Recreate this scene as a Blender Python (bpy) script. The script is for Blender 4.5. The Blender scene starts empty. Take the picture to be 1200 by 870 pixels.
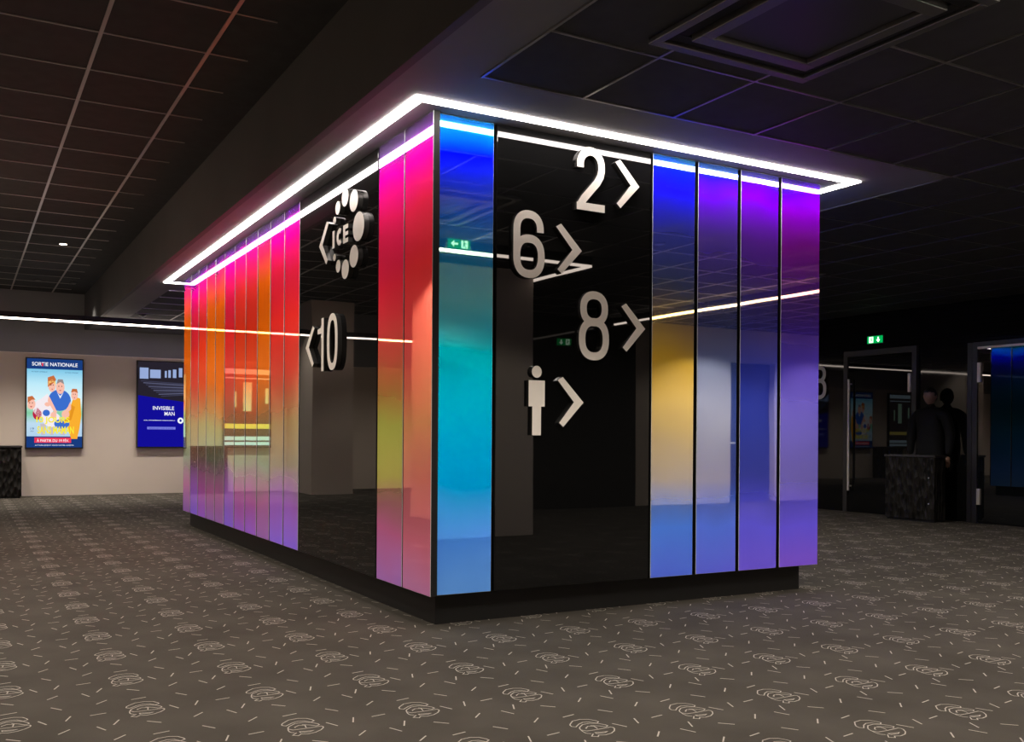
import bpy, bmesh, math, random
from math import sin, cos, pi, radians
from mathutils import Vector, Matrix, noise
random.seed(4)
S = bpy.context.scene
COL = S.collection

# ------------------------------------------------------------------ geometry constants (metres)
ZL = 3.009            # lower ceiling around the kiosk
ZH = 3.65             # upper ceiling on the left
KX, KY = 3.239, 6.783 # kiosk footprint
ZB = .19              # underside of the glass panels
YN = 13.1             # north wall
XE = 9.75             # glossy black east wall

# ------------------------------------------------------------------ materials
def s2l(c):
    return tuple((v/255/12.92 if v/255 <= .04045 else ((v/255+.055)/1.055)**2.4) for v in c)
def mat(name, col=(.5,.5,.5), rough=.5, metal=0, spec=.5, emit=None, es=0, bump=None, ior=None):
    m = bpy.data.materials.new(name); m.use_nodes = True
    b = m.node_tree.nodes['Principled BSDF']
    b.inputs['Base Color'].default_value = (*col, 1)
    b.inputs['Roughness'].default_value = rough
    b.inputs['Metallic'].default_value = metal
    b.inputs['Specular IOR Level'].default_value = spec
    if ior: b.inputs['IOR'].default_value = ior
    if emit:
        b.inputs['Emission Color'].default_value = (*emit, 1); b.inputs['Emission Strength'].default_value = es
    if bump:
        add_bump(m, b, *bump)
    return m
def add_bump(m, b, scale, strength, dist=.01, stretch=(1,1,1)):
    nt = m.node_tree
    tc = nt.nodes.new('ShaderNodeTexCoord'); mp = nt.nodes.new('ShaderNodeMapping')
    mp.inputs['Scale'].default_value = stretch
    n = nt.nodes.new('ShaderNodeTexNoise'); n.inputs['Scale'].default_value = scale; n.inputs['Detail'].default_value = 1
    bp = nt.nodes.new('ShaderNodeBump'); bp.inputs['Strength'].default_value = strength; bp.inputs['Distance'].default_value = dist
    nt.links.new(tc.outputs['Object'], mp.inputs[0]); nt.links.new(mp.outputs[0], n.inputs['Vector'])
    nt.links.new(n.outputs['Fac'], bp.inputs['Height']); nt.links.new(bp.outputs[0], b.inputs['Normal'])
    return bp
def noisy(name, c1, c2, scale, rough=.8, spec=.3, bump=0, detail=4):
    m = mat(name, c1, rough, spec=spec); nt = m.node_tree; b = nt.nodes['Principled BSDF']
    tc = nt.nodes.new('ShaderNodeTexCoord'); n = nt.nodes.new('ShaderNodeTexNoise')
    n.inputs['Scale'].default_value = scale; n.inputs['Detail'].default_value = detail
    r = nt.nodes.new('ShaderNodeValToRGB')
    r.color_ramp.elements[0].color = (*c1,1); r.color_ramp.elements[1].color = (*c2,1)
    r.color_ramp.elements[0].position = .3; r.color_ramp.elements[1].position = .7
    nt.links.new(tc.outputs['Object'], n.inputs['Vector']); nt.links.new(n.outputs['Fac'], r.inputs[0])
    nt.links.new(r.outputs[0], b.inputs['Base Color'])
    if bump:
        n2 = nt.nodes.new('ShaderNodeTexNoise'); n2.inputs['Scale'].default_value = 350
        bp = nt.nodes.new('ShaderNodeBump'); bp.inputs['Strength'].default_value = bump; bp.inputs['Distance'].default_value = .004
        nt.links.new(tc.outputs['Object'], n2.inputs['Vector']); nt.links.new(n2.outputs['Fac'], bp.inputs['Height'])
        nt.links.new(bp.outputs[0], b.inputs['Normal'])
    return m
def emis(name, col, s):
    m = bpy.data.materials.new(name); m.use_nodes = True; nt = m.node_tree; nt.nodes.clear()
    e = nt.nodes.new('ShaderNodeEmission'); o = nt.nodes.new('ShaderNodeOutputMaterial')
    e.inputs[0].default_value = (*col,1); e.inputs[1].default_value = s
    nt.links.new(e.outputs[0], o.inputs[0]); return m

M = {}
M['carpet'] = noisy('carpet', (.044,.038,.030), (.063,.055,.044), 2.2, .95, .1, .35)
M['motif'] = mat('carpet_motif', (.36,.325,.28), .95, spec=.1)
M['cream'] = noisy('cream_paint', (.62,.53,.45), (.66,.57,.48), 1.2, .7, .3)
M['tile'] = noisy('charcoal_ceiling_tile', (.034,.033,.033), (.043,.042,.042), 9, .85, .25)
M['plaster'] = noisy('charcoal_plaster', (.14,.136,.138), (.165,.16,.16), 1.5, .75, .3)
M['tbar'] = mat('ceiling_grid_bar', (.40,.37,.35), .35, .5)
M['blackglass'] = mat('black_glass', (.004,.004,.004),   .015, spec=.55, bump=(1.1,.22,.006))
M['blackwall'] = mat('black_gloss_wall', (.006,.006,.006), .03, spec=.33, bump=(.9,.15,.008))
M['doorglass'] = mat('door_glass', (.006,.006,.006), .01, spec=.28)
M['doorglass2'] = mat('coated_door_glass', (.004,.005,.006), .01, spec=1.0)
M['blackmat'] = mat('matt_black', (.008,.008,.008), .6, spec=.25)
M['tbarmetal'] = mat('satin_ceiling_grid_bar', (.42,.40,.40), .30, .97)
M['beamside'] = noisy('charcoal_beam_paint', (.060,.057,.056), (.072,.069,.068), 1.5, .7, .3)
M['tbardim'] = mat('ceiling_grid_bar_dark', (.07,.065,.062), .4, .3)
M['frame'] = mat('dark_door_frame', (.022,.02,.019), .4, spec=.5)
M['plinth'] = mat('plinth_black', (.008,.0075,.007), .45, spec=.3)
M['steel'] = mat('brushed_steel', (.78,.71,.62), .4, .55)
M['letter'] = mat('champagne_letter_face', (.80,.74,.66), .5, spec=.4)
M['letterside'] = mat('letter_return', (.085,.08,.075), .22, .6)
M['trim'] = mat('glass_edge', (.60,.62,.60), .3, spec=.6)
M['led'] = emis('led_white', (1,.91,.87), 32)
M['led2'] = emis('led_warm', (1,.84,.72), 12)
M['lamp'] = emis('lamp_glow', (1,.86,.70), 8)
M['lensoff'] = mat('lamp_lens', (.10,.09,.08), .4)  # dark lens of the added fill downlights
M['housing'] = mat('black_housing', (.01,.01,.01), .5)
M['grille'] = mat('dark_grille', (.02,.019,.02), .35, spec=.6)
M['cassette'] = mat('cassette_satin', (.16,.155,.16), .3, .75)

def film(name, stops):
    """dichroic film on glass; light-angle colour shift and reflected tones painted in by height. stops: (z, film colour sRGB, mirror tint sRGB)"""
    m = bpy.data.materials.new(name); m.use_nodes = True; nt = m.node_tree; nt.nodes.clear()
    N, L = nt.nodes.new, nt.links.new
    out = N('ShaderNodeOutputMaterial'); tc = N('ShaderNodeTexCoord'); sp = N('ShaderNodeSeparateXYZ')
    nz = N('ShaderNodeTexNoise'); nz.inputs['Scale'].default_value = 2.2; nz.inputs['Detail'].default_value = 1
    L(tc.outputs['Object'], nz.inputs['Vector'])
    L(tc.outputs['Object'], sp.inputs[0])
    # z (0..3.009) plus a slow drift from the uneven film; the angle colour shift is painted by height
    m1 = N('ShaderNodeMath'); m1.operation = 'MULTIPLY_ADD'; m1.inputs[1].default_value = .22; m1.inputs[2].default_value = -.11
    L(nz.outputs['Fac'], m1.inputs[0])
    m2 = N('ShaderNodeMath'); m2.operation = 'ADD'; L(sp.outputs['Z'], m2.inputs[0]); L(m1.outputs[0], m2.inputs[1])
    m3 = N('ShaderNodeMath'); m3.operation = 'DIVIDE'; m3.inputs[1].default_value = ZL; L(m2.outputs[0], m3.inputs[0])
    def ramp(i):
        r = N('ShaderNodeValToRGB'); cr = r.color_ramp
        st = sorted(stops)
        cr.elements[0].position = st[0][0]/ZL; cr.elements[0].color = (*s2l(st[0][i]),1)
        cr.elements[1].position = min(1, st[-1][0]/ZL); cr.elements[1].color = (*s2l(st[-1][i]),1)
        for s in st[1:-1]:
            e = cr.elements.new(s[0]/ZL); e.color = (*s2l(s[i]),1)
        L(m3.outputs[0], r.inputs[0]); return r
    D, T = ramp(1), ramp(2)
    bp = N('ShaderNodeBump'); bp.inputs['Strength'].default_value = .12; bp.inputs['Distance'].default_value = .004
    n2 = N('ShaderNodeTexNoise'); n2.inputs['Scale'].default_value = 1.6; n2.inputs['Detail'].default_value = 1
    L(tc.outputs['Object'], n2.inputs['Vector']); L(n2.outputs['Fac'], bp.inputs['Height'])
    d = N('ShaderNodeBsdfDiffuse'); L(D.outputs[0], d.inputs[0])
    h = N('ShaderNodeBsdfGlossy'); h.inputs['Roughness'].default_value = .68; L(D.outputs[0], h.inputs[0])
    g = N('ShaderNodeBsdfGlossy'); g.inputs['Roughness'].default_value = .02; L(T.outputs[0], g.inputs[0]); L(bp.outputs[0], g.inputs['Normal'])
    mx = N('ShaderNodeMixShader'); mx.inputs[0].default_value = .5; L(d.outputs[0], mx.inputs[1]); L(h.outputs[0], mx.inputs[2])
    a = N('ShaderNodeAddShader'); L(mx.outputs[0], a.inputs[0]); L(g.outputs[0], a.inputs[1])
    L(a.outputs[0], out.inputs[0]); return m

# ------------------------------------------------------------------ mesh helpers
def me_obj(name, bm, mats, parent=None, loc=None):
    me = bpy.data.meshes.new(name); bmesh.ops.recalc_face_normals(bm, faces=bm.faces)
    bm.to_mesh(me); bm.free()
    for m in (mats if isinstance(mats, (list, tuple)) else [mats]): me.materials.append(m)
    o = bpy.data.objects.new(name, me); COL.objects.link(o)
    if parent: o.parent = parent
    if loc: o.location = loc
    return o
def box(bm, x0, x1, y0, y1, z0, z1, mi=0, bev=0):
    r = bmesh.ops.create_cube(bm, size=1)
    for v in r['verts']:
        v.co = Vector(((x0+x1)/2+v.co.x*(x1-x0), (y0+y1)/2+v.co.y*(y1-y0), (z0+z1)/2+v.co.z*(z1-z0)))
    fs = {f for v in r['verts'] for f in v.link_faces}
    for f in fs: f.material_index = mi
    if bev:
        es = {e for f in fs for e in f.edges}
        rr = bmesh.ops.bevel(bm, geom=list(es), offset=bev, segments=2, affect='EDGES', profile=.5)
        for f in rr['faces']: f.material_index = mi
def cyl(bm, c, axis, r, l, seg=24, mi=0, r2=None):
    q = Vector((0,0,1)).rotation_difference(Vector(axis)).to_matrix().to_4x4()
    rr = bmesh.ops.create_cone(bm, cap_ends=True, segments=seg, radius1=r, radius2=r if r2 is None else r2, depth=l,
                               matrix=Matrix.Translation(c) @ q)
    for f in {f for v in rr['verts'] for f in v.link_faces}: f.material_index = mi
def empty(name, loc):
    o = bpy.data.objects.new(name, None); o.location = loc; o.empty_display_size = .2; COL.objects.link(o); return o
def tag(o, label=None, cat=None, group=None, kind=None):
    if label: o['label'] = label
    if cat: o['category'] = cat
    if group: o['group'] = group
    if kind: o['kind'] = kind
    return o
def struct(name, bm, mats):
    return tag(me_obj(name, bm, mats), kind='structure')
def child(name, bm, mats, root, label=None):
    """mesh given in world coordinates, parented to a root at root.location"""
    bmesh.ops.translate(bm, verts=bm.verts, vec=-root.location)
    o = me_obj(name, bm, mats, root)
    if label: o['label'] = label
    return o
def B(*boxes, **k):
    bm = bmesh.new()
    for b in boxes: box(bm, *b, **k)
    return bm

# ------------------------------------------------------------------ 2D stroke shapes (signs, motifs)
def ribbon(pts, w, closed=False):
    P = [Vector(p) for p in pts]; n = len(P)
    if closed and (P[0]-P[-1]).length < 1e-6: P.pop(); n -= 1
    Lf, Rt = [], []
    for i in range(n):
        a = P[i-1] if (i > 0 or closed) else None
        b = P[(i+1) % n] if (i < n-1 or closed) else None
        d1 = (P[i]-a).normalized() if a is not None else None
        d2 = (b-P[i]).normalized() if b is not None else None
        if d1 is None: d1 = d2
        if d2 is None: d2 = d1
        n1 = Vector((-d1.y, d1.x)); n2 = Vector((-d2.y, d2.x)); nn = (n1+n2)
        nn = nn.normalized() if nn.length > 1e-5 else n1
        k = w/2/max(.45, nn.dot(n1))
        Lf.append(P[i]+nn*k); Rt.append(P[i]-nn*k)
    quads = []
    for i in range(n if closed else n-1):
        j = (i+1) % n
        quads.append((Lf[i], Lf[j], Rt[j], Rt[i]))
    return quads
def arc(cx, cy, rx, ry, a0, a1, n=14, e=2.0):
    out = []
    for i in range(n+1):
        t = radians(a0+(a1-a0)*i/n); c, s = cos(t), sin(t)
        out.append((cx+rx*math.copysign(abs(c)**(2/e), c), cy+ry*math.copysign(abs(s)**(2/e), s)))
    return out
def ribbon_solid(bm, pts, w, o0, o1, mp, closed=False):
    """extruded stroke; mp(s,z,off) -> world"""
    qs = ribbon(pts, w, closed)
    P = [Vector(p) for p in pts]
    for k, q in enumerate(qs):
        F = [bm.verts.new(mp(p[0], p[1], o1)) for p in q]; K = [bm.verts.new(mp(p[0], p[1], o0)) for p in q]
        f = bm.faces.new(F); f.material_index = 0
        f = bm.faces.new(K[::-1]); f.material_index = 1
        for i in range(4):
            if i == 1 and not (not closed and k == len(qs)-1): continue
            if i == 3 and not (not closed and k == 0): continue
            f = bm.faces.new((F[i], K[i], K[(i+1) % 4], F[(i+1) % 4])); f.material_index = 1
def poly_solid(bm, pts, o0, o1, mp):
    F = [bm.verts.new(mp(p[0], p[1], o1)) for p in pts]; K = [bm.verts.new(mp(p[0], p[1], o0)) for p in pts]
    f = bm.faces.new(F); f.material_index = 0
    f = bm.faces.new(K[::-1]); f.material_index = 1
    n = len(pts)
    for i in range(n):
        f = bm.faces.new((F[i], K[i], K[(i+1) % n], F[(i+1) % n])); f.material_index = 1
def no_recalc_obj(name, bm, mats, root=None, label=None):
    bmesh.ops.remove_doubles(bm, verts=bm.verts, dist=1e-5)
    return child(name, bm, mats, root, label) if root else me_obj(name, bm, mats)

# ================================================================== SETTING
# ---- floor with woven motifs
def build_floor():
    X0, X1, Y0, Y1 = -7.2, 12.7, -9.2, 13.3
    V, F, MI = [], [], []
    V += [(X0,Y0,0),(X1,Y0,0),(X1,Y1,0),(X0,Y1,0)]; F.append((0,1,2,3)); MI.append(0)
    V += [(X0,Y0,-.1),(X1,Y0,-.1),(X1,Y1,-.1),(X0,Y1,-.1)]; F.append((7,6,5,4)); MI.append(0)
    for a, b in ((0,1),(1,2),(2,3),(3,0)): F.append((a, a+4, b+4, b)); MI.append(0)
    L = [
     ([(-.047,.04),(-.059,.052),(-.055,.068),(-.045,.08),(-.015,.107),(.025,.112),(.056,.097),(.07,.072),(.073,.056),(.055,.043),(.036,.07),(.012,.076),(-.015,.065),(-.033,.051)], True),
     ([(-.021,.005),(-.022,.011),(-.001,.026),(.022,.018),(.016,-.013)], False),
     ([(-.043,-.052),(-.053,-.043),(-.057,-.034),(-.056,-.015),(-.051,.002),(-.046,.017),(-.037,.03),(-.007,.053),(.026,.055),(.055,.041),(.073,.013),(.074,-.001),(.059,-.009),(.04,.012),(.014,.03)], False),
     ([(-.051,.002),(-.039,-.018),(.008,-.021),(.075,-.019),(.079,-.028),(.076,-.04),(.058,-.062),(.03,-.080),(-.003,-.086),(-.026,-.077),(-.041,-.091),(-.059,-.077),(-.036,-.055)], False),
     ([(-.022,-.047),(.004,-.053),(.03,-.056),(.012,-.064),(-.022,-.060)], True),
    ]
    cell = []
    for pts, cl in L: cell += ribbon(pts, .0046, cl)
    for u, v, a in ((.02,.34,11),(.02,.63,138),(.24,.97,115),(.37,.32,126),(.37,.67,44),(.43,.0,67),(.63,.635,114),(.655,.02,8),(.725,.36,42),(.755,.745,63)):
        c, s = cos(radians(a))*.0315, sin(radians(a))*.0315
        cell += ribbon([(u*.5-c, v*.5-s), (u*.5+c, v*.5+s)], .0058)
    flat = [(q[0].x,q[0].y,q[1].x,q[1].y,q[2].x,q[2].y,q[3].x,q[3].y) for q in cell]
    gx, gy = -.2483, -1.4001
    for i in range(-14, 26):
        for j in range(-16, 30):
            ox, oy = gx+i*.5, gy+j*.5
            if not (X0+.1 < ox < X1-.6 and Y0+.1 < oy < YN-.1): continue
            if .1 < ox < KX-.6 and .1 < oy < KY-.6: continue
            for q in flat:
                n = len(V)
                V += [(ox+q[0],oy+q[1],.0012),(ox+q[2],oy+q[3],.0012),(ox+q[4],oy+q[5],.0012),(ox+q[6],oy+q[7],.0012)]
                F.append((n+3,n+2,n+1,n)); MI.append(1)
    me = bpy.data.meshes.new('floor'); me.from_pydata(V, [], F); me.polygons.foreach_set('material_index', MI)
    me.materials.append(M['carpet']); me.materials.append(M['motif'])
    o = bpy.data.objects.new('floor', me); COL.objects.link(o); tag(o, kind='structure')
build_floor()

# ---- walls
struct('wall_north', B((-7.2,12.7,YN,YN+.2,0,ZH+.1)), M['cream'])
M['shadeband'] = noisy('upper_wall_shade', (.17,.17,.175), (.20,.20,.205), 1.0, .35, .5)  # darker grey paints in the shade on the upper wall
struct('wall_north_shade', B((-7.0,XE,YN-.006,YN,2.55,ZH)), M['shadeband'])
struct('wall_west', B((-7.2,-7.0,-9.2,YN,0,ZH+.1)), M['cream'])
struct('wall_west_pier', B((-3.75,-3.17,3.2,6.83,0,ZH)), M['cream'])
struct('wall_north_pier', B((-4.25,-3.4,11.6,YN,0,ZH)), M['cream'])
struct('wall_south', B((-7.0,1.2,-9.2,-9.0,0,ZH+.1)), M['cream'])
struct('wall_south_block', B((1.2,3.4,-9.2,-4.1,0,ZL)), M['cream'])
struct('wall_south_corridor', B((3.4,7.35,-9.2,-7.1,0,ZL)), M['blackwall'])
struct('wall_south_east', B((7.35,9.43,-7.3,-7.1,0,ZL),(10.5,12.7,-7.3,-7.1,0,ZL),(9.43,10.5,-7.3,-7.1,2.44,ZL)), M['cream'])
M['bluedoor'] = mat('blue_door_paint', (.02,.04,.16), .35)
dr = struct('door_3', B((9.43,10.5,-7.28,-7.22,0,2.44)), M['bluedoor'])
o = me_obj('door_handle', B((9.5,9.62,-7.22,-7.17,1.02,1.05),bev=.004), M['steel']); o.parent = dr
struct('wall_east', B((XE,XE+.2,-.2,YN,0,ZL)), M['blackwall'])
struct('wall_east_return', B((XE,12.7,-.4,-.2,0,ZL)), M['cream'])
struct('wall_far_east', B((12.5,12.7,-7.1,-.4,0,ZL)), M['cream'])
struct('trim_reflection', B((-7,XE,YN-.014,YN,2.543,2.552)), M['steel'])  # thin strip standing in for a reflected light line

# ---- ceilings
struct('ceiling', B((-.38,12.7,-9.2,YN,ZL,ZL+.05)), M['plaster'])
struct('ceiling_upper', B((-7.2,-.43,-9.2,YN,ZH,ZH+.05)), M['tile'])
struct('ceiling_bulkhead', B((-.43,-.38,-9.2,YN,ZL,ZH+.05)), M['beamside'])
# tile fields sit flush in the lower ceiling
t = bmesh.new()
for a in ((.0,12.4,-9,-.59),(3.9,XE,-.59,12.9),(.0,3.9,7.6,10.8)):
    box(t, a[0], a[1], a[2], a[3], ZL-.001, ZL+.01)
struct('ceiling_tile_field', t, M['tile'])
def bars(xs, ys, x0, x1, y0, y1, z, w=.024):
    bm = bmesh.new()
    for x in xs: box(bm, x-w/2, x+w/2, y0, y1, z-.006, z+.002)
    for y in ys: box(bm, x0, x1, y-w/2*(.5 if w > .02 else .8), y+w/2*(.5 if w > .02 else .8), z-.0055, z+.002)
    return bm
struct('trim_2', bars([.0+.647*k for k in range(0,19)], [-.59-.625*k for k in range(0,13)], 0, 12.3, -8.4, -.58, ZL-.002, .016), M['tbarmetal'])
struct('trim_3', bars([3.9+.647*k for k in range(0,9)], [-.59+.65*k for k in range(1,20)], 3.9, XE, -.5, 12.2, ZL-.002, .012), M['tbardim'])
struct('trim_4', bars([.0+.647*k for k in range(1,7)], [7.6+.64*k for k in range(0,6)], 0, 3.9, 7.6, 10.8, ZL-.002, .016), M['tbar'])
struct('trim_5', bars([-1.647-.67*k for k in range(-1,9)], [1.355+.66*k for k in range(-15,18)], -7, -.708, -8.9, YN, ZH-.001, .024), M['tbar'])

# ================================================================== KIOSK
kiosk = empty('display_kiosk', (KX/2, KY/2, 0))
tag(kiosk, 'large black kiosk block clad in iridescent rainbow glass panels in the middle of the carpet', 'kiosk')
child('plinth', B((.096,KX-.096,.096,KY-.096,0,ZB+.02)), M['plinth'], kiosk)
child('core', B((.045,KX-.045,.045,KY-.045,ZB+.005,ZL-.006)), M['blackmat'], kiosk)

def pane(name, side, a0, a1, m, z0=ZB, z1=ZL-.004, th=.014):
    """glass pane on side 'S','W','E','N' between a0..a1 along the face; front at the face plane with pale ground edge"""
    bm = bmesh.new()
    def mp(a, z, off):
        return {'S': (a,-off,z), 'W': (-off,a,z), 'E': (KX+off,a,z), 'N': (a,KY+off,z)}[side]
    i = .0022
    fo = [(a0,z0),(a1,z0),(a1,z1),(a0,z1)]; fi = [(a0+i,z0+i),(a1-i,z0+i),(a1-i,z1-i),(a0+i,z1-i)]
    O = [bm.verts.new(mp(*p, -.002)) for p in fo]; I = [bm.verts.new(mp(*p, 0)) for p in fi]; K = [bm.verts.new(mp(*p, -th-.03)) for p in fo]
    bm.faces.new(I).material_index = 0
    bm.faces.new(K).material_index = 2
    for k in range(4):
        j = (k+1) % 4
        bm.faces.new((O[k],O[j],I[j],I[k])).material_index = 1
        bm.faces.new((O[k],K[k],K[j],O[j])).material_index = 2
    return child(name, bm, [m, M['trim'] if name == 'glass_panel' else M['blackglass'], M['blackmat']], kiosk)

Z = (.19,.50,.86,1.2,1.65,2.1,2.5,2.78,2.93,3.0)  # height stops; lamp colour shift and reflections are worked into the pane colours
def mk_lit_film(name, D, T):
    return film(name, [(z, d, t) for z, d, t in zip(Z, D, T)])
GR = (210,215,205)
# south face: corner pane, then four on the right
F_S0 = mk_lit_film('film_teal', [(110,175,255),(80,150,250),(0,125,205),(0,125,190),(0,135,170),(0,125,180),(35,60,190),(0,0,255),(0,100,255),(0,90,120)],
              [(90,150,240),(90,160,240),(0,180,230),(0,190,225),(0,200,215),(150,205,170),(140,145,165),(80,120,255),(90,200,230),(120,200,190)])
F_S1 = mk_lit_film('film_gold_blue', [(95,125,255),(80,140,255),(60,80,120),(120,100,60),(150,120,20),(50,65,110),(45,50,150),(20,10,230),(0,20,255),(0,80,120)],
              [(110,140,240),(120,160,240),(250,240,205),(250,235,170),(255,225,110),(205,190,130),(140,140,160),(110,110,255),(120,160,255),(150,200,220)])
F_S2 = mk_lit_film('film_silver_blue', [(105,115,255),(90,130,255),(50,60,130),(50,65,120),(50,65,120),(50,55,120),(75,50,150),(95,10,215),(30,10,255),(20,60,120)],
              [(130,130,240),(130,150,240),(215,222,245),(200,215,245),(170,195,245),(200,185,140),(140,120,160),(140,90,230),(120,130,255),(150,180,220)])
F_S3 = mk_lit_film('film_indigo', [(120,100,255),(105,100,255),(50,55,155),(40,50,150),(40,50,150),(55,45,140),(85,35,150),(110,0,215),(70,0,200),(40,40,110)],
              [(150,130,240),(140,130,250),(205,205,250),(180,190,250),(140,150,245),(200,180,140),(160,110,160),(190,80,220),(150,100,255),(150,150,210)])
F_S4 = mk_lit_film('film_violet', [(135,95,250),(110,95,255),(60,60,170),(55,55,170),(55,45,165),(75,35,150),(115,20,140),(120,0,190),(70,0,180),(40,20,110)],
              [(170,130,235),(150,130,250),(160,155,235),(140,135,235),(115,100,225),(200,170,140),(180,90,160),(200,70,200),(150,90,255),(150,130,210)])
pane('glass_panel', 'S', .055, .423, F_S0)
for k, f in enumerate((F_S1,F_S2,F_S3,F_S4)):
    a = 1.6468+k*.395
    pane('glass_panel', 'S', a, a+.395-.030+(.030 if k == 3 else 0), f)
pane('black_glass_panel', 'S', .447, 1.628, M['blackglass'])
# west face: two near panes, black pane, eleven far panes
F_W1 = mk_lit_film('film_rose', [(190,125,180),(200,105,135),(165,85,90),(165,100,75),(225,85,85),(250,60,70),(255,45,95),(235,0,150),(45,12,90),(60,45,80)],
              [(210,150,180),(215,150,150),(220,160,130),(225,180,120),(225,140,110),(230,110,110),(240,100,140),(250,90,190),(220,140,230),(170,150,170)])
F_W2 = mk_lit_film('film_rose_green', [(175,120,205),(190,100,155),(130,90,60),(120,110,50),(215,85,75),(250,50,80),(255,35,115),(225,0,155),(45,12,90),(60,45,80)],
              [(190,150,210),(200,140,160),(195,225,120),(200,230,120),(210,170,110),(230,90,110),(240,80,150),(240,80,200),(200,140,240),(170,150,170)])
pane('glass_panel', 'W', -.0403+.012, .349, F_W1)
pane('glass_panel', 'W', .362, .7479, F_W2)
pane('black_glass_panel', 'W', .768, 2.3127, M['blackglass'])
hue = {'pink': [(150,115,255),(170,110,215),(130,95,90),(150,110,70),(225,80,65),(255,55,50),(250,40,85),(230,0,140),(45,12,90),(60,45,80)],
       'red': [(170,110,245),(180,100,180),(120,100,90),(140,100,60),(235,90,50),(255,70,35),(250,60,60),(235,15,120),(45,12,90),(60,45,80)],
       'orange': [(170,120,215),(180,110,170),(110,110,95),(130,110,70),(240,125,35),(255,125,15),(250,115,20),(240,40,90),(45,12,90),(60,45,80)]}
tin = {'pink': [(170,150,240),(190,150,220),(205,235,210),(215,220,175),(225,130,100),(235,110,100),(245,100,130),(245,90,180),(210,130,230),(160,150,170)],
       'red': [(180,150,230),(200,150,200),(200,240,220),(215,235,180),(230,140,90),(240,120,90),(250,110,110),(245,90,170),(210,130,230),(160,150,170)],
       'orange': [(180,160,220),(200,160,190),(200,240,220),(215,235,180),(235,160,90),(245,160,80),(250,160,90),(250,120,140),(210,130,230),(160,150,170)]}
FW = {k: mk_lit_film('film_'+k, hue[k], tin[k]) for k in hue}
for k, h in enumerate(('pink','pink','orange','red','red','pink','orange','orange','red','pink','orange')):
    a = 2.3347+k*.3944
    pane('glass_panel', 'W', a, a+.3944-.0225, FW[h])
# the far sides, seen only in the reflections
for k in range(16):
    a = .03+k*.4205
    pane('glass_panel', 'E', a, a+.4205-.02, (F_S0,F_S1,F_S2,F_S3)[k % 4] if k < 13 else F_S0)
for k in range(8):
    a = .03+k*.398
    pane('glass_panel', 'N', a, a+.378, (F_S4,F_S2)[k % 2])

# ---- LED line set in the ceiling around the kiosk
ring = empty('ceiling_light_ring', (KX/2, KY/2, ZL))
tag(ring, 'bright white LED light line set in the ceiling as a rectangle around the kiosk top', 'light')
d, wl = .190, .066
x0, x1, y0, y1 = -d, KX+d, -d, KY+d
zb_, zt_ = ZL-.009, ZL+.004
for a in ((x0,x1,y0,y0+wl),(x0,x1,y1-wl,y1),(x0,x0+wl,y0+wl,y1-wl),(x1-wl,x1,y0+wl,y1-wl)):
    child('light_strip', B((*a,zb_,zt_)), M['led'], ring)

# ================================================================== SIGNS
def mpS(s, z, off): return (s, -off, z)
def mpW(s, z, off): return (-off, -s+.014*(4.78-s)/2.38, z+.014*(z-1.123)/2.38)
def mpE(s, z, off): return (XE-off, -s, z)
LM = [M['letter'], M['letterside']]
def sign(name, label, cat, fn, anchor, group=None):
    bm = bmesh.new(); fn(bm)
    e = me_obj
    bmesh.ops.remove_doubles(bm, verts=bm.verts, dist=1e-5)
    bmesh.ops.translate(bm, verts=bm.verts, vec=-Vector(anchor))
    o = me_obj(name, bm, LM, None, anchor); tag(o, label, cat, group); return o
OFF0, OFF1 = .001, .026
def chev(bm, s0, zc, mp, flip=1, o=(OFF0, OFF1)):
    P = [(0,.134),(.037,.156),(.196,0),(.043,-.156),(.012,-.130),(.123,0)]
    poly_solid(bm, [(s0+flip*p[0], zc+p[1]) for p in P], o[0], o[1], mp)
def two(bm):
    pts = [(1.041,2.822),(1.041,2.842)]+arc(1.122,2.842,.083,.089,165,0,12)+[(1.205,2.815),(1.197,2.780),(1.172,2.738),(1.12,2.682),(1.07,2.628),(1.041,2.585),(1.040,2.56)]
    ribbon_solid(bm, pts, .051, OFF0, OFF1, mpS)
    ribbon_solid(bm, [(1.014,2.577),(1.232,2.577)], .048, OFF0, OFF1+.0004, mpS)
def six(bm):
    ribbon_solid(bm, arc(.662,2.223,.089,.108,0,360,32,2.4)[:-1], .049, OFF0, OFF1, mpS, True)
    ribbon_solid(bm, [(.573,2.21),(.573,2.38)]+arc(.658,2.385,.085,.094,180,0,16,2.3)+[(.743,2.374)], .049, OFF0, OFF1+.0004, mpS)
def eight(bm, cx=1.155, z0=1.609, mp=mpS):
    ribbon_solid(bm, arc(cx,z0+.327,.084,.086,0,360,30,2.3)[:-1], .05, OFF0, OFF1, mp, True)
    ribbon_solid(bm, arc(cx,z0+.134,.093,.109,0,360,32,2.4)[:-1], .05, OFF0, OFF1+.0004, mp, True)
def man(bm):
    poly_solid(bm, arc(.724,1.520,.036,.037,0,345,23), OFF0, OFF1, mpS)
    poly_solid(bm, [(.666,1.467),(.784,1.467),(.784,1.307),(.757,1.307),(.757,1.130),(.693,1.130),(.693,1.307),(.666,1.307)], OFF0, OFF1, mpS)
def ten_one(bm):
    ribbon_solid(bm, [(-1.655,1.985),(-1.655,1.593)], .048, OFF0, .036, mpW)
    poly_solid(bm, [(-1.665,1.985),(-1.678,1.94),(-1.70,1.916),(-1.762,1.908),(-1.762,1.873),(-1.678,1.873),(-1.665,1.88)], OFF0, .0356, mpW)
def ten_zero(bm):
    ribbon_solid(bm, arc(-1.455,1.794,.082,.179,0,360,40,2.5)[:-1], .05, OFF0, .036, mpW, True)

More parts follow.
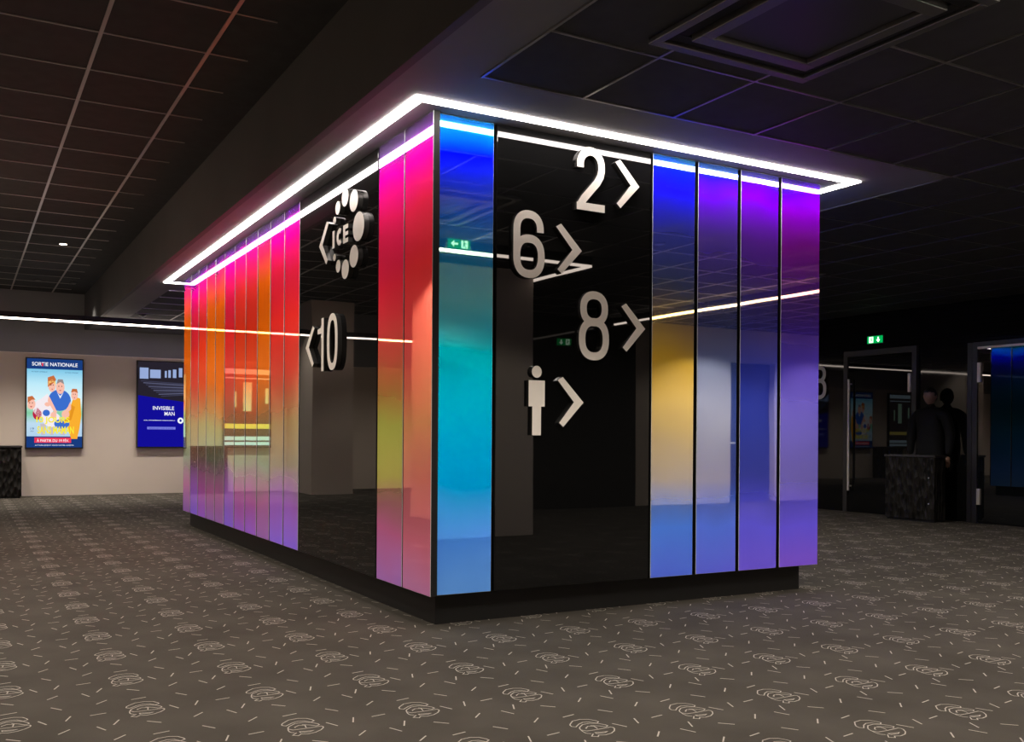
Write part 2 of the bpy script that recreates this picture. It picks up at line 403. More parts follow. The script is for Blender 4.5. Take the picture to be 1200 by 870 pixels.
sign('sign_numeral', 'raised metal figure 2, topmost numeral on the black glass panel under the light line', 'sign', two, (1.12,0,2.75))
sign('sign_numeral', 'raised metal figure 6 on the black glass panel, left of and below the figure 2', 'sign', six, (.66,0,2.3))
sign('sign_numeral', 'raised metal figure 8 on the front black panel, just above the man symbol', 'sign', lambda bm: eight(bm), (1.155,0,1.83))
sign('restroom_pictogram', 'raised metal man symbol, lowest sign on the front black glass panel', 'sign', man, (.724,0,1.33))
for s0, zc, lab in ((1.316,2.756,'raised metal arrow pointing right beside the figure 2'),
                    (.860,2.293,'raised metal arrow pointing right beside the figure 6'),
                    (1.372,1.832,'raised metal arrow pointing right beside the figure 8'),
                    (.880,1.339,'raised metal arrow pointing right beside the restroom man symbol')):
    sign('sign_arrow', lab, 'arrow', lambda bm: chev(bm, s0, zc, mpS), (s0+.1,0,zc), 'right-pointing arrows on the front black panel')
sign('sign_arrow', 'raised metal arrow pointing left beside the number 10', 'arrow', lambda bm: chev(bm, -1.832, 1.793, mpW, -1, (OFF0,.036)), (0,1.92,1.793))
sign('sign_arrow', 'raised metal arrow pointing left beside the word ICE and its ring of discs', 'arrow', lambda bm: chev(bm, -1.545, 2.525, mpW, -1, (OFF0,.036)), (0,1.64,2.525))
ten = empty('sign_number', (0,1.56,1.79)); tag(ten, 'raised metal number 10 on the long side black glass panel below the ICE sign', 'sign')
for nm, fn in (('digit_one',ten_one),('digit_zero',ten_zero)):
    bm = bmesh.new(); fn(bm); bmesh.ops.remove_doubles(bm, verts=bm.verts, dist=1e-5); child(nm, bm, LM, ten)
ice = empty('ice_sign', (0,1.25,2.52)); tag(ice, 'raised metal word ICE circled by nine metal discs of growing size', 'sign')
for z, y, r in ((2.775,1.218,.0615),(2.717,1.057,.0745),(2.525,.970,.0985),(2.338,1.050,.0755),(2.274,1.207,.067),(2.317,1.342,.0445),(2.391,1.415,.0245),(2.732,1.358,.046),(2.656,1.419,.026)):
    bm = bmesh.new(); poly_solid(bm, arc(-y,z,r,r,0,352.5,47), .001, .038, mpW); child('disc', bm, LM, ice)
def iceL(bm): ribbon_solid(bm, [(-1.443,2.585),(-1.443,2.461)], .042, OFF0, .036, mpW)
def iceC(bm): ribbon_solid(bm, arc(-1.325,2.522,.037,.043,48,312,16), .036, OFF0, .036, mpW)
def iceE(bm):
    ribbon_solid(bm, [(-1.236,2.585),(-1.236,2.459)], .038, OFF0, .036, mpW)
    for z in (2.570,2.522,2.474): ribbon_solid(bm, [(-1.25,z),(-1.162,z)], .030 if z != 2.522 else .026, OFF0, .0356, mpW)
for nm, fn in (('letter_i',iceL),('letter_c',iceC),('letter_e',iceE)):
    bm = bmesh.new(); fn(bm); bmesh.ops.remove_doubles(bm, verts=bm.verts, dist=1e-5); child(nm, bm, LM, ice)
def wall8(bm):
    k = 1.22
    mp = lambda s, z, off: (XE-off, -(s*k-5.56), 1.745+(z)*k)
    # mirrored so that it reads from the hall
    mp2 = lambda s, z, off: (XE-off, 5.50-s*k, 1.745+z*k)
    ribbon_solid(bm, arc(0,.327,.084,.086,0,360,30,2.3)[:-1], .05, OFF0, OFF1, mp2, True)
    ribbon_solid(bm, arc(0,.134,.093,.109,0,360,32,2.4)[:-1], .05, OFF0, OFF1+.0004, mp2, True)
sign('sign_numeral', 'pale figure 8 high on the black wall, half hidden by the kiosk edge', 'sign', wall8, (XE,5.50,2.0))

# ================================================================== LINEAR LIGHTS
def linear(label, x0, x1, y0, y1, zb, top):
    cx, cy = (x0+x1)/2, (y0+y1)/2
    e = empty('linear_light', (cx,cy,zb)); tag(e, label, 'light')
    child('housing', B((x0,x1,y0,y1,zb+.012,top)), M['housing'], e)
    child('diffuser', B((x0+.004,x1-.004,y0+.004,y1-.004,zb-.012,zb+.012)), M['led2'], e)
linear('long thin warm LED line crossing the ceiling before the cream wall with the screens', -6.8, 9.0, 11.0, 11.05, 2.91, ZL+.002)
linear('thin LED line on the ceiling in front of the cream block behind the camera', .6, 3.4, -3.1, -3.06, 2.91, ZL+.002)
linear('thin LED line running back along the dark corridor ceiling behind the camera', 3.4, 3.44, -8.6, -3.06, 2.91, ZL+.002)
linear('thin LED line along the ceiling beside the blue door at the back of the hall', 6.8, 6.84, -7.0, -2.5, 2.91, ZL+.002)

# recessed downlights; the first is seen, all others are added to light the hall
dl0 = None
def downlight(x, y, z, energy, cone, label, group, blend=.6, show=False):
    global dl0
    if dl0 is None:
        e = empty('downlight', (x,y,z))
        bm = bmesh.new(); cyl(bm, (x,y,z-.004), (0,0,1), .062, .012, 28); child('bezel', bm, M['housing'], e)
        bm = bmesh.new(); cyl(bm, (x,y,z-.011), (0,0,1), .045, .006, 28); child('lens', bm, M['lamp'] if show else M['lensoff'], e)
        if not show: dl0 = e
    else:
        e = dl0.copy(); COL.objects.link(e); e.location = (x,y,z)
        for c in dl0.children:
            if c.type == 'MESH':
                k = c.copy(); COL.objects.link(k); k.parent = e
    tag(e, label, 'light', group)
    L = bpy.data.lights.new('spot', 'SPOT'); L.energy = energy; L.spot_size = radians(cone); L.spot_blend = blend
    L.shadow_soft_size = .05; L.color = (1,.915,.82)
    lo = bpy.data.objects.new('spot_lamp', L); lo.location = (0,0,-.03); COL.objects.link(lo); lo.parent = e
    return e
downlight(-1.22, 8.43, ZH, 40, 110, 'small round downlight shining in the dark tiled ceiling at the left', 'ceiling downlights', show=True)
GRP = 'ceiling downlights'
for x in (-6.1,-4.9,-2.9,-2.1,-1.3,-.75):  # wall washers added to brighten the cream wall
    downlight(x, 11.75, ZH, 190, 88, 'added ceiling downlight that washes the cream wall with the screens', GRP, .9)
for x in (.1,.9,1.7,2.6,3.6,4.8,6.0,7.5):
    downlight(x, 12.2, ZL, 120, 92, 'added ceiling downlight that washes the cream wall with the screens', GRP, .9)
for x, y in ((-4.6,-5.5),(-2.0,-6.4),(-4.6,-2.0),(-2.2,-2.8),(-4.8,1.5),(-2.4,2.2),(-4.8,4.5),(-5.4,8.5),(-2.6,5.6)):  # unseen fill lamps added for the floor and kiosk faces
    downlight(x, y, ZH, 300, 132, 'added fill downlight in the dark tiled ceiling out of shot', GRP, .3)
for x, y in ((.2,-2.6),(2.0,-2.7),(3.6,-2.2),(5.0,-1.6),(8.8,-6.0),(11.4,-6.0),(8.2,-5.2),(11.0,-5.2),(9.4,-5.4),(8.0,-2.4),(4.6,-4.6),(6.3,2.6),(6.3,6.0),(4.0,-6.2)):
    downlight(x, y, ZL, 150 if y > -4 else 85, 138, 'added fill downlight in the lower ceiling out of shot', GRP, .3)

# ================================================================== SCREENS
def text_bm(bm, txt, x, z, h, y, mp, mi=0, w=None, bold=0, align='CENTER'):
    """built-in font outlines -> flat faces"""
    cu = bpy.data.curves.new('t', 'FONT'); cu.body = txt; cu.size = 1; cu.align_x = align; cu.offset = bold
    ob = bpy.data.objects.new('t', cu); COL.objects.link(ob)
    dg = bpy.context.evaluated_depsgraph_get(); dg.update()
    me = bpy.data.meshes.new_from_object(ob.evaluated_get(dg))
    bpy.data.objects.remove(ob)
    if not me.vertices: return
    xs = [v.co.x for v in me.vertices]; ys = [v.co.y for v in me.vertices]
    sc = h/(max(ys)-min(ys)); sx = sc if w is None else w/(max(xs)-min(xs))
    cx = (max(xs)+min(xs))/2; y0_ = min(ys)
    if align == 'LEFT': cx = min(xs)
    n = [bm.verts.new(mp(x+(v.co.x-cx)*sx, z+(v.co.y-y0_)*sc, y)) for v in me.vertices]
    for p in me.polygons:
        try:
            f = bm.faces.new([n[i] for i in p.vertices]); f.material_index = mi
        except ValueError: pass
    bpy.data.meshes.remove(me)
E_ = {}
def em(rgb, s=1.0):
    k = (rgb, s)
    if k not in E_: E_[k] = emis('screen_%d_%d_%d' % rgb, s2l(rgb), s)
    return E_[k]
def screen(label, xa, xb, za, zb, fn):
    y = YN-.07
    e = empty('display_screen', ((xa+xb)/2, y, za)); tag(e, label, 'screen')
    b = .022
    child('frame', B((xa,xb,y,YN,za,zb),bev=.004), M['housing'], e)
    W, H = xb-xa-2*b, zb-za-2*b
    mp = lambda u, v, k: (xa+b+u*W, y-.001-k*.0006, za+b+v*H)
    fn(e, mp)
def flat(e, name, mp, k, col, *polys, s=1.0):
    for P in polys:
        bm = bmesh.new()
        bm.faces.new([bm.verts.new(mp(p[0], p[1], k)) for p in P])
        child(name, bm, em(col, s), e)
def R(u0, u1, v0, v1): return [(u0,v0),(u1,v0),(u1,v1),(u0,v1)]
def ell(cx, cy, rx, ry, n=20): return [(cx+rx*cos(2*pi*i/n), cy+ry*sin(2*pi*i/n)) for i in range(n)]
def txt(e, name, mp, k, col, *items, s=1.0):
    for it in items:
        bm = bmesh.new()
        t_, u, v, h = it[:4]; w = it[4] if len(it) > 4 else None
        text_bm(bm, t_, u, v, h, k, mp, w=w, bold=it[5] if len(it) > 5 else 0)
        child(name, bm, em(col, s), e)
def poster1(e, mp0):
    mp = mp0
    mpc = lambda u, v, k: mp0(.5+(u-.5)*1.0, .50+(v-.53)*1.22, k)
    fig = lambda nm, k, c, *p: flat(e, nm, mpc, k, c, *[[(min(.985,max(.015,.5+(q[0]-.52)*1.08)), q[1]) for q in pp] for pp in p])
    # sky background with soft gradient
    m = emis('screen_sky', (1,1,1), 1.0); nt = m.node_tree
    tc = nt.nodes.new('ShaderNodeTexCoord'); sp = nt.nodes.new('ShaderNodeSeparateXYZ'); mr = nt.nodes.new('ShaderNodeMapRange')
    mr.inputs[1].default_value = .1; mr.inputs[2].default_value = 1.5
    r = nt.nodes.new('ShaderNodeValToRGB'); cr = r.color_ramp
    cr.elements[0].position = 0; cr.elements[0].color = (*s2l((170,205,235)),1)
    cr.elements[1].position = 1; cr.elements[1].color = (*s2l((90,185,225)),1)
    for p, c in ((.25,(190,220,240)),(.38,(130,205,160)),(.55,(220,245,250)),(.75,(190,235,250))):
        el = cr.elements.new(p); el.color = (*s2l(c),1)
    nt.links.new(tc.outputs['Object'], sp.inputs[0]); nt.links.new(sp.outputs['Z'], mr.inputs[0]); nt.links.new(mr.outputs[0], r.inputs[0])
    nt.links.new(r.outputs[0], nt.nodes['Emission'].inputs[0])
    bm = bmesh.new(); bm.faces.new([bm.verts.new(mp(u,v,0)) for u, v in R(0,1,0,1)]); child('picture', bm, m, e)
    flat(e, 'banner', mp, 1, (25,60,125), R(0,1,.885,1), R(0,1,0,.125))
    flat(e, 'red_banner', mp, 2, (235,55,85), R(.14,.80,.052,.112))
    txt(e, 'lettering', mp, 3, (245,248,255), ('SORTIE NATIONALE',.5,.92,.042,.82,.012), ('\u00c0 PARTIR DU 19 F\u00c9V.',.47,.062,.038,.58,.008), ('ACTUELLEMENT DANS VOTRE CIN\u00c9MA',.5,.018,.017,.7))
    flat(e, 'red_mark', mp, 4, (225,30,60), [(.245,.962),(.275,.94),(.30,.962),(.275,.92)], R(.262,.288,.918,.95))
    txt(e, 'small_lettering', mp, 3, (30,70,120), ('ACTEUR COMIQUE',.22,.845,.014,.28), ('ACTRICE COMIQUE',.80,.845,.014,.24), ('19',.10,.20,.022,.06), ('F\u00c9V',.10,.175,.016,.06))
    # a generic cartoon family
    skin, hair = (250,190,170), (200,110,60)
    fig('figure', 2, (60,110,205), ell(.60,.56,.19,.10), [(.42,.50),(.78,.50),(.74,.62),(.62,.66),(.48,.62)])
    fig('figure', 2, (250,175,50), [(.80,.20),(.70,.36),(.78,.50),(.84,.60),(.95,.58),(.98,.42),(.94,.30),(.90,.20)])
    fig('figure', 3, (245,235,240), ell(.33,.48,.17,.09), ell(.47,.38,.15,.07), [(.25,.55),(.40,.62),(.45,.50),(.30,.44)])
    fig('figure', 3, (185,30,70), ell(.23,.43,.075,.055))
    fig('figure', 4, (60,110,205), ell(.64,.34,.13,.045), ell(.38,.44,.06,.03))
    fig('figure_skin', 4, skin, ell(.61,.68,.072,.062), ell(.47,.69,.06,.055), ell(.13,.52,.07,.05), ell(.85,.61,.058,.045), ell(.70,.43,.065,.038), ell(.50,.42,.05,.03), ell(.40,.52,.05,.02))
    fig('figure_hair', 5, hair, [(.50,.72),(.40,.68),(.40,.77),(.50,.79),(.54,.75)], [(.06,.53),(.07,.585),(.15,.595),(.20,.56),(.14,.56)], [(.79,.635),(.81,.67),(.89,.67),(.91,.63),(.85,.645)])
    fig('figure_hair', 5, (150,140,140), [(.545,.71),(.57,.755),(.65,.755),(.675,.71),(.61,.73)])
    # hair, collars, arms and folds
    fig('figure_hair', 5, (255,205,120), [(.405,.69),(.41,.735),(.47,.755),(.53,.735),(.535,.69),(.51,.715),(.47,.725),(.43,.715)])
    fig('figure_arm', 5, skin, [(.42,.60),(.45,.57),(.56,.45),(.53,.43),(.40,.55)], [(.78,.55),(.74,.50),(.66,.44),(.68,.42),(.80,.48)])
    fig('figure_collar', 5, (235,240,250), [(.555,.635),(.61,.60),(.665,.635),(.61,.575)])
    fig('figure_arm', 5, (230,150,35), [(.80,.52),(.86,.50),(.80,.38),(.68,.34),(.67,.37),(.77,.41)])
    fig('figure_eye', 6, (70,50,50), ell(.585,.69,.008,.006,8), ell(.635,.69,.008,.006,8), ell(.455,.70,.008,.006,8), ell(.49,.70,.008,.006,8), ell(.105,.53,.008,.006,8), ell(.15,.53,.008,.006,8), ell(.83,.62,.007,.005,8), ell(.865,.62,.007,.005,8))
    fig('figure_mouth', 6, (190,60,70), [(.59,.655),(.63,.655),(.61,.645)], [(.46,.665),(.49,.665),(.475,.655)], [(.11,.50),(.15,.50),(.13,.488)], [(.835,.59),(.865,.59),(.85,.582)])
    fig('figure_legs', 1, (200,190,200), [(.30,.235),(.36,.235),(.38,.34),(.28,.34)], [(.44,.235),(.50,.235),(.54,.34),(.43,.34)], [(.62,.235),(.69,.235),(.73,.32),(.62,.32)], [(.82,.235),(.90,.235),(.92,.32),(.82,.32)])
    txt(e, 'title_lettering', mp, 6, (250,235,60), ('10 JOURS',.47,.262,.085,.60,.03), ('SANS MAMAN',.52,.155,.085,.66,.03))
def poster2(e, mp):
    flat(e, 'picture', mp, 0, (38,34,44), R(0,1,0,1))
    flat(e, 'blue_field', mp, 1, (18,14,150), [(0,0),(1,0),(1,.53),(.5,.565),(0,.605)])
    flat(e, 'window', mp, 1, (150,170,215), R(.03,.20,.80,.93), R(.23,.44,.81,.91), R(.52,.56,.82,.90), R(.59,.64,.82,.91), R(.68,.75,.82,.92), R(.80,.87,.83,.94))
    for k in range(9):
        v = .775-k*.022
        flat(e, 'seat_row', mp, 1, (90,92,120) if k % 2 else (60,60,82), [(.05+.05*k,v-.006),(.95,v-.03+.006*k),(.95,v-.018+.006*k),(.05+.05*k,v+.004)])
    txt(e, 'lettering', mp, 2, (245,245,255), ('INVISIBLE',.50,.435,.045,.42,.01), ('MAN',.62,.37,.045,.2,.008), ('VIVEZ UNE EXP\u00c9RIENCE UNIQUE DANS LA',.42,.305,.014,.62,.02))
    flat(e, 'logo_mark', mp, 2, (240,245,255), ell(.84,.312,.06,.036))
    flat(e, 'logo_mark', mp, 3, (20,40,160), ell(.84,.312,.022,.016))
    flat(e, 'button', mp, 2, (120,125,225), R(.18,.74,.205,.235))
    txt(e, 'small_lettering', mp, 3, (20,14,150), ('R\u00c9SERVEZ VOS PLACES',.46,.212,.014,.48))
def poster3(e, mp):
    flat(e, 'picture', mp, 0, (70,60,60), R(0,1,0,1))
    flat(e, 'pale_band', mp, 1, (200,225,240), R(0,1,.92,.985), R(0,1,.86,.875), R(0,1,.02,.06), R(0,1,.08,.13))
    flat(e, 'gold_band', mp, 1, (235,215,110), R(0,1,.23,.29))
    flat(e, 'pale_column', mp, 1, (190,230,200), R(.42,.60,.45,.82), R(.05,.12,.55,.75), R(.75,.80,.5,.7))
screen('lit poster screen with a cartoon family, beside the dark low counter', -1.409, -.444, .844, 2.465, poster1)
screen('lit deep blue poster screen reading INVISIBLE MAN, next to the kiosk edge', .487, 1.46, .858, 2.49, poster2)
screen('lit poster screen with pale bands, reflected in the orange glass panels', -3.07, -2.11, .86, 2.45, poster3)

# ================================================================== COUNTERS
def counter(label, x0, x1, y0, y1, h):
    m = M.get('counterwood')
    if not m:
        m = mat('carved_black_panel', (.008,.007,.006), .55, spec=.15); nt = m.node_tree; b = nt.nodes['Principled BSDF']
        tc = nt.nodes.new('ShaderNodeTexCoord'); mp = nt.nodes.new('ShaderNodeMapping'); mp.inputs['Scale'].default_value = (17,17,6)
        v = nt.nodes.new('ShaderNodeTexVoronoi'); v.inputs['Scale'].default_value = 1
        bp = nt.nodes.new('ShaderNodeBump'); bp.inputs['Strength'].default_value = 1; bp.inputs['Distance'].default_value = .05
        nt.links.new(tc.outputs['Object'], mp.inputs[0]); nt.links.new(mp.outputs[0], v.inputs['Vector'])
        nt.links.new(v.outputs['Distance'], bp.inputs['Height']); nt.links.new(bp.outputs[0], b.inputs['Normal'])
        r = nt.nodes.new('ShaderNodeValToRGB'); r.color_ramp.elements[0].color = (.004,.004,.004,1); r.color_ramp.elements[1].color = (.014,.012,.010,1)
        r.color_ramp.elements[0].position = .1; r.color_ramp.elements[1].position = .6
        nt.links.new(v.outputs['Distance'], r.inputs[0]); nt.links.new(r.outputs[0], b.inputs['Base Color'])
        M['counterwood'] = m
    e = empty('low_counter', ((x0+x1)/2,(y0+y1)/2,0)); tag(e, label, 'counter')
    child('body', B((x0+.012,x1-.012,y0+.012,y1-.012,.03,h-.03),bev=.004), m, e)
    child('top', B((x0,x1,y0,y1,h-.03,h),bev=.004), M['frame'], e)
    child('plinth', B((x0+.03,x1-.03,y0+.03,y1-.03,0,.03)), M['blackmat'], e)
    # screwed fixings at the edge, as in the photograph
    bm = bmesh.new()
    for z in (.25, .6): cyl(bm, (x1+.002 if x0 < 0 else x0+.008, y0+.09, z), (1,0,0), .008, .012, 10)
    child('fixing', bm, M['steel'], e)
    return e
counter('dark carved low counter against the cream wall at the left edge', -2.09, -1.475, 12.55, YN-.01, .90)
counter('dark carved low counter in front of the black wall, between the two glass doors', 9.16, 9.42, 3.14, 3.90, .905)

# ================================================================== DOORS AND EXIT SIGNS
def door(n, ya, yb, h, handle_y, hinge_y, hinges, bot=.01):
    bm = B((XE-.05,XE+.02,ya,ya+.07,0,h),(XE-.05,XE+.02,yb-.07,yb,0,h),(XE-.05,XE+.02,ya+.07,yb-.07,h-.085,h))
    fr = struct('door_%d' % n, bm, M['frame'])
    g = me_obj('door_leaf', B((XE-.035,XE-.02,ya+.078,yb-.078,bot,h-.093)), M['doorglass' if n == 1 else 'doorglass2']); g.parent = fr
    if handle_y is not None:
        bm = bmesh.new(); cyl(bm, (XE-.10,handle_y,1.18), (0,0,1), .017, 1.70, 18)
        for z in (.40,1.96): cyl(bm, (XE-.07,handle_y,z), (1,0,0), .012, .08, 12)
        o = me_obj('door_handle', bm, M['steel']); o.parent = fr; o['label'] = 'long vertical steel pull bar'
    for z0, z1 in hinges:
        o = me_obj('hinge', B((XE-.062,XE-.03,hinge_y-.022,hinge_y+.022,z0,z1),bev=.004), M['steel']); o.parent = fr
door(1, 3.80, 5.02, 2.46, 4.885, 3.905, ((1.80,2.07),))
door(2, 1.70, 2.98, 2.43, None, 2.885, ((1.89,2.155),(.248,.464)))
# slim steel closer rail above door 2
o = me_obj('closer', B((XE-.07,XE-.03,1.8,2.9,2.335,2.365),bev=.004), M['steel']); o.parent = bpy.data.objects['door_2']
struct('trim_6', B((XE-.03,XE+.01,3.0,3.06,0,2.43)), M['frame'])

G_ = emis('exit_green', (0.0,.34,.07), 1.3); GW = emis('exit_white', (.75,1,.75), 2.2)
def exit_sign(label, c, axis, w=.27, h=.115, flip=1, arrow='down', hang=0):
    e = empty('exit_sign', c); tag(e, label, 'sign')
    cx, cy, cz = c
    if axis == 'x':   mp = lambda u, v, k: (cx-.02-k*.001, cy-flip*u, cz+v)
    else:             mp = lambda u, v, k: (cx-flip*u, cy+.02+k*.001, cz+v)
    if axis == 'x': child('case', B((cx-.019,cx+.02,cy-w/2,cy+w/2,cz-h/2,cz+h/2),bev=.003), M['frame'], e)
    else: child('case', B((cx-w/2,cx+w/2,cy-.02,cy+.019,cz-h/2,cz+h/2),bev=.003), M['frame'], e)
    def pl(name, k, m, polys):
        bm = bmesh.new()
        for P in polys: bm.faces.new([bm.verts.new(mp(p[0],p[1],k)) for p in P])
        child(name, bm, m, e)
    pl('face', 1, G_, [R(-w/2+.004,w/2-.004,-h/2+.004,h/2-.004)])
    u = -w*.24; s = h/.115
    pl('running_figure', 2, GW, [R(u-.035,u+.035,-.044*s,.044*s)])
    pl('figure_mark', 3, G_, [ell(u+.008,.030,.008,.009,12), [(u-.010,.018),(u+.012,.020),(u+.016,-.002),(u-.002,-.006)], [(u-.002,-.004),(u+.014,-.004),(u+.022,-.022),(u+.014,-.026)], [(u-.002,-.004),(u+.006,-.006),(u-.012,-.034),(u-.022,-.032)], [(u-.026,.004),(u-.020,.012),(u-.006,.016),(u-.010,.006)]])
    v = w*.20
    if arrow == 'down': A = [[(v-.011,.036),(v+.011,.036),(v+.011,-.004),(v-.011,-.004)], [(v-.036,-.002),(v+.036,-.002),(v,-.042)]]
    elif arrow == 'right': A = [[(v-.040,.009),(v+.002,.009),(v+.002,-.009),(v-.040,-.009)], [(v+.002,.032),(v+.002,-.032),(v+.038,0)]]
    else: A = [[(v-.002,.010),(v+.040,.010),(v+.040,-.010),(v-.002,-.010)], [(v-.002,.034),(v-.002,-.034),(v-.040,0)]]
    pl('arrow_mark', 2, GW, A)
    if hang:
        for s_ in (-1,1): child('hanger', B((cx+s_*.1-.004,cx+s_*.1+.004,cy-.004,cy+.004,cz+h/2,hang)), M['steel'], e)
exit_sign('small green lit exit sign with running figure and down arrow above the glass door', (XE-.02,4.48,2.605), 'x')
exit_sign('green exit sign hanging from the ceiling behind the camera, seen only as a reflection', (1.66,-2.72,2.895), 'y', .25, .095, 1, 'right', ZL)
exit_sign('green exit sign on the dark corridor wall behind the camera, seen only as a reflection', (5.9,-7.08,2.60), 'y', .27, .115, 1, 'down')

# ================================================================== CEILING FITTINGS
ca = empty('ceiling_cassette', (.975,-1.87,ZL)); tag(ca, 'square dark air conditioning cassette in the tiled ceiling above the kiosk front', 'air conditioner')
xa, xb, ya, yb = .46, 1.49, -2.39, -1.355
def ringbm(xa, xb, ya, yb, w, z0, z1):
    return B((xa,xb,ya,ya+w,z0,z1),(xa,xb,yb-w,yb,z0,z1),(xa,xa+w,ya+w,yb-w,z0,z1),(xb-w,xb,ya+w,yb-w,z0,z1), bev=.004)
child('frame', ringbm(xa,xb,ya,yb,.05,ZL-.030,ZL-.004), M['cassette'], ca)
child('air_slot', ringbm(xa+.06,xb-.06,ya+.06,yb-.06,.07,ZL-.016,ZL-.004), M['blackmat'], ca)
child('inner_frame', ringbm(xa+.14,xb-.14,ya+.14,yb-.14,.07,ZL-.042,ZL-.004), M['cassette'], ca)
child('grille', B((xa+.22,xb-.22,ya+.22,yb-.22,ZL-.020,ZL-.004)), M['grille'], ca)
sd = bmesh.new(); cyl(sd, (0,0,-.012), (0,0,1), .055, .024, 24); cyl(sd, (0,0,-.035), (0,0,-1), .045, .025, 24, r2=.02)
o = me_obj('smoke_detector', sd, M['cassette'], None, (.12,10.3,ZL)); tag(o, 'small dark smoke detector on the ceiling just before the thin LED line', 'smoke detector')

# ================================================================== PERSON behind the counter
def skin_obj(name, verts, edges, radii, m, root, sub=2):
    me = bpy.data.meshes.new(name); me.from_pydata(verts, edges, []); o = bpy.data.objects.new(name, me); COL.objects.link(o)
    md = o.modifiers.new('s', 'SKIN'); md.use_smooth_shade = True
    me.skin_vertices.new() if not me.skin_vertices else None
    for i, r in enumerate(radii): me.skin_vertices[0].data[i].radius = r if isinstance(r, tuple) else (r, r)
    me.skin_vertices[0].data[0].use_root = True
    sb = o.modifiers.new('u', 'SUBSURF'); sb.levels = sub; sb.render_levels = sub
    dg = bpy.context.evaluated_depsgraph_get(); dg.update()
    m2 = bpy.data.meshes.new_from_object(o.evaluated_get(dg)); bpy.data.objects.remove(o)
    m2.materials.clear(); m2.materials.append(m)
    for p in m2.polygons: p.use_smooth = True
    n = bpy.data.objects.new(name, m2); COL.objects.link(n); n.parent = root; return n
M['coat'] = mat('black_coat', (.006,.006,.006), .8, spec=.2)
M['skin'] = mat('skin', (.30,.17,.12), .5)
M['hair'] = mat('dark_hair', (.012,.009,.007), .6)
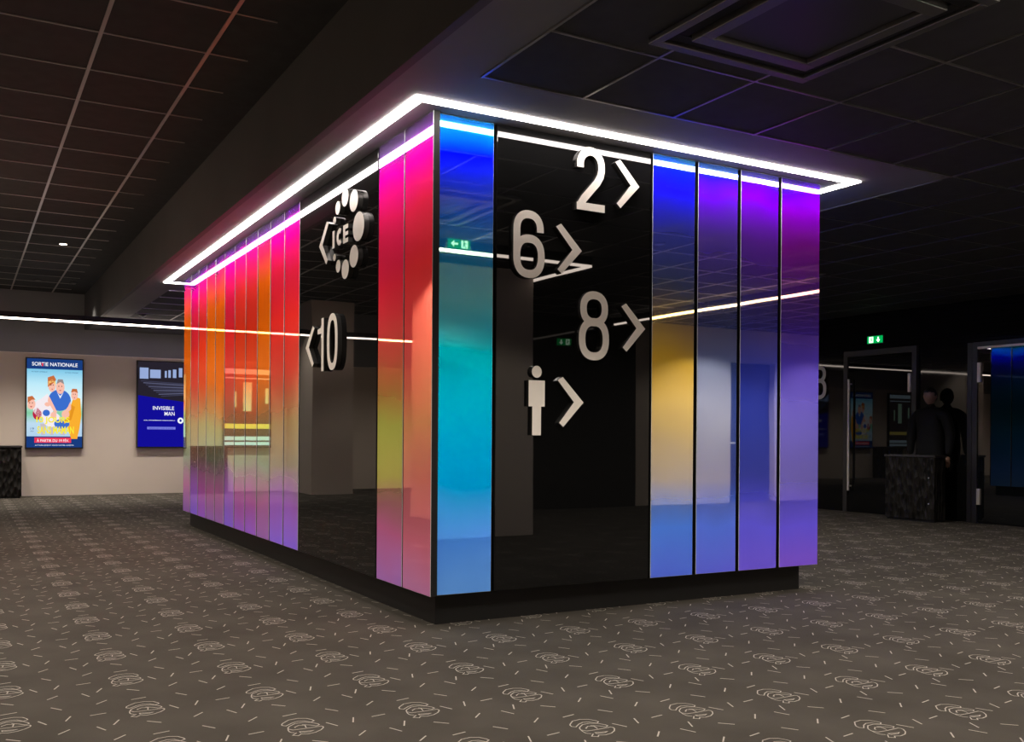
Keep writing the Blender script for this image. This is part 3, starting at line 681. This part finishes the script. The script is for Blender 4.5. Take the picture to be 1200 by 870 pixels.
def person():
    px, py = 9.575, 3.49
    e = empty('person', (px,py,0)); tag(e, 'person in a dark padded coat standing behind the low counter by the black wall', 'person')
    # body faces -x ; local coordinates: x forward(-), y sideways
    V = [(0,0,.98),(0,0,1.15),(.0,0,1.32),(.0,0,1.47),(0,0,1.56),(-.012,0,1.63),
         (0,.13,1.47),(0,.225,1.44),(.0,.29,1.20),(-.02,.285,.98),(-.03,.28,.90),
         (0,-.13,1.47),(0,-.225,1.44),(.0,-.29,1.20),(-.02,-.285,.98),(-.03,-.28,.90),
         (0,.10,.90),(-.01,.105,.50),(.01,.105,.10),(-.06,.11,.045),
         (0,-.10,.90),(-.01,-.105,.50),(.01,-.105,.10),(-.06,-.11,.045)]
    E = [(0,1),(1,2),(2,3),(3,4),(4,5),(3,6),(6,7),(7,8),(8,9),(9,10),(3,11),(11,12),(12,13),(13,14),(14,15),(0,16),(16,17),(17,18),(18,19),(0,20),(20,21),(21,22),(22,23)]
    Rr = [(.13,.19),(.13,.19),(.135,.21),(.12,.17),.065,.055,(.11,.10),.085,.068,.05,.035,(.11,.10),.085,.068,.05,.035,.10,.07,.055,.045,.10,.07,.055,.045]
    b = skin_obj('body', V, E, Rr, M['coat'], e)
    # head
    bm = bmesh.new(); bmesh.ops.create_icosphere(bm, subdivisions=4, radius=1)
    for v in bm.verts:
        x, y, z = v.co
        jaw = 1-.22*max(0, -z)
        nx = x*.098*jaw; ny = y*.076*jaw; nz_ = z*.118
        if x < -.2:
            nose = math.exp(-((y/.16)**2+((z+.12)/.24)**2)); nx -= .022*nose
            for s_ in (-1,1): nx += .011*math.exp(-(((y-s_*.42)/.20)**2+((z-.10)/.14)**2))
            nx += .005*math.exp(-((y/.4)**2+((z+.46)/.05)**2)); nx -= .007*math.exp(-((y/.35)**2+((z+.56)/.08)**2))
            nx -= .008*math.exp(-((y/.3)**2+((z+.9)/.2)**2))
        v.co = (nx-.015, ny, nz_+1.715)
    for s_ in (-1,1):
        rr = bmesh.ops.create_icosphere(bm, subdivisions=2, radius=1)
        for v in rr['verts']: v.co = (v.co.x*.02+.0, v.co.y*.009+s_*.078, v.co.z*.032+1.71)
    for f in bm.faces: f.smooth = True
    o = me_obj('head', bm, M['skin'], e)
    bm = bmesh.new(); bmesh.ops.create_icosphere(bm, subdivisions=4, radius=1)
    for v in list(bm.verts):
        if v.co.z < (.38 if v.co.x < -.25 else -.45 if v.co.x > .1 else -.05): bm.verts.remove(v)
    for v in bm.verts: v.co = (v.co.x*.106-.010, v.co.y*.084, v.co.z*.128+1.717)
    me_obj('hair', bm, M['hair'], e)
    # hands with five fingers each, resting by the counter edge
    for s_ in (-1,1):
        hv = [(-.03,s_*.28,.89),(-.035,s_*.28,.85),(-.04,s_*.278,.81)]; he = [(0,1),(1,2)]; hr = [(.026,.030),(.018,.040),(.014,.040)]
        for k, (dy, ln) in enumerate(((-.03,.060),(-.010,.072),(.010,.068),(.030,.052))):
            i = len(hv); hv += [(-.042,s_*.278+dy,.80),(-.052,s_*.278+dy,.80-ln*.5),(-.046,s_*.278+dy*.9,.80-ln)]; he += [(2,i),(i,i+1),(i+1,i+2)]; hr += [.010,.009,.0075]
        i = len(hv); hv += [(-.055,s_*.245,.835),(-.07,s_*.235,.80)]; he += [(1,i),(i,i+1)]; hr += [.012,.009]
        skin_obj('hand', hv, he, hr, M['skin'], e, 1)
person()

# ================================================================== WORLD, CAMERA
w = bpy.data.worlds.new('World'); S.world = w; w.use_nodes = True
w.node_tree.nodes['Background'].inputs[0].default_value = (0,0,0,1)
yaw, roll = .4753, .007
F_ = Vector((sin(yaw), cos(yaw), 0)); R_ = Vector((cos(yaw), -sin(yaw), 0)); U_ = Vector((0,0,1))
R2 = R_*cos(roll)+U_*sin(roll); U2 = -R_*sin(roll)+U_*cos(roll)
cam = bpy.data.cameras.new('camera'); co = bpy.data.objects.new('camera', cam); COL.objects.link(co)
Mx = Matrix((R2, U2, -F_)).transposed().to_4x4(); Mx.translation = Vector((-2.414,-4.7793,1.123)); co.matrix_world = Mx
cam.sensor_width = 36; cam.lens = 1081.62/1200*36
cam.shift_x = (600-511.06)/1200; cam.shift_y = (510.88-435)/1200
cam.clip_start = .05
S.camera = co
S.view_settings.view_transform = 'Standard'; S.view_settings.look = 'None'
S.view_settings.gamma = 1; S.view_settings.exposure = 0; S.view_settings.use_curve_mapping = False
S.cycles.use_denoising = True
S.cycles.max_bounces = 8; S.cycles.glossy_bounces = 5; S.cycles.diffuse_bounces = 3
S.cycles.sample_clamp_indirect = 6
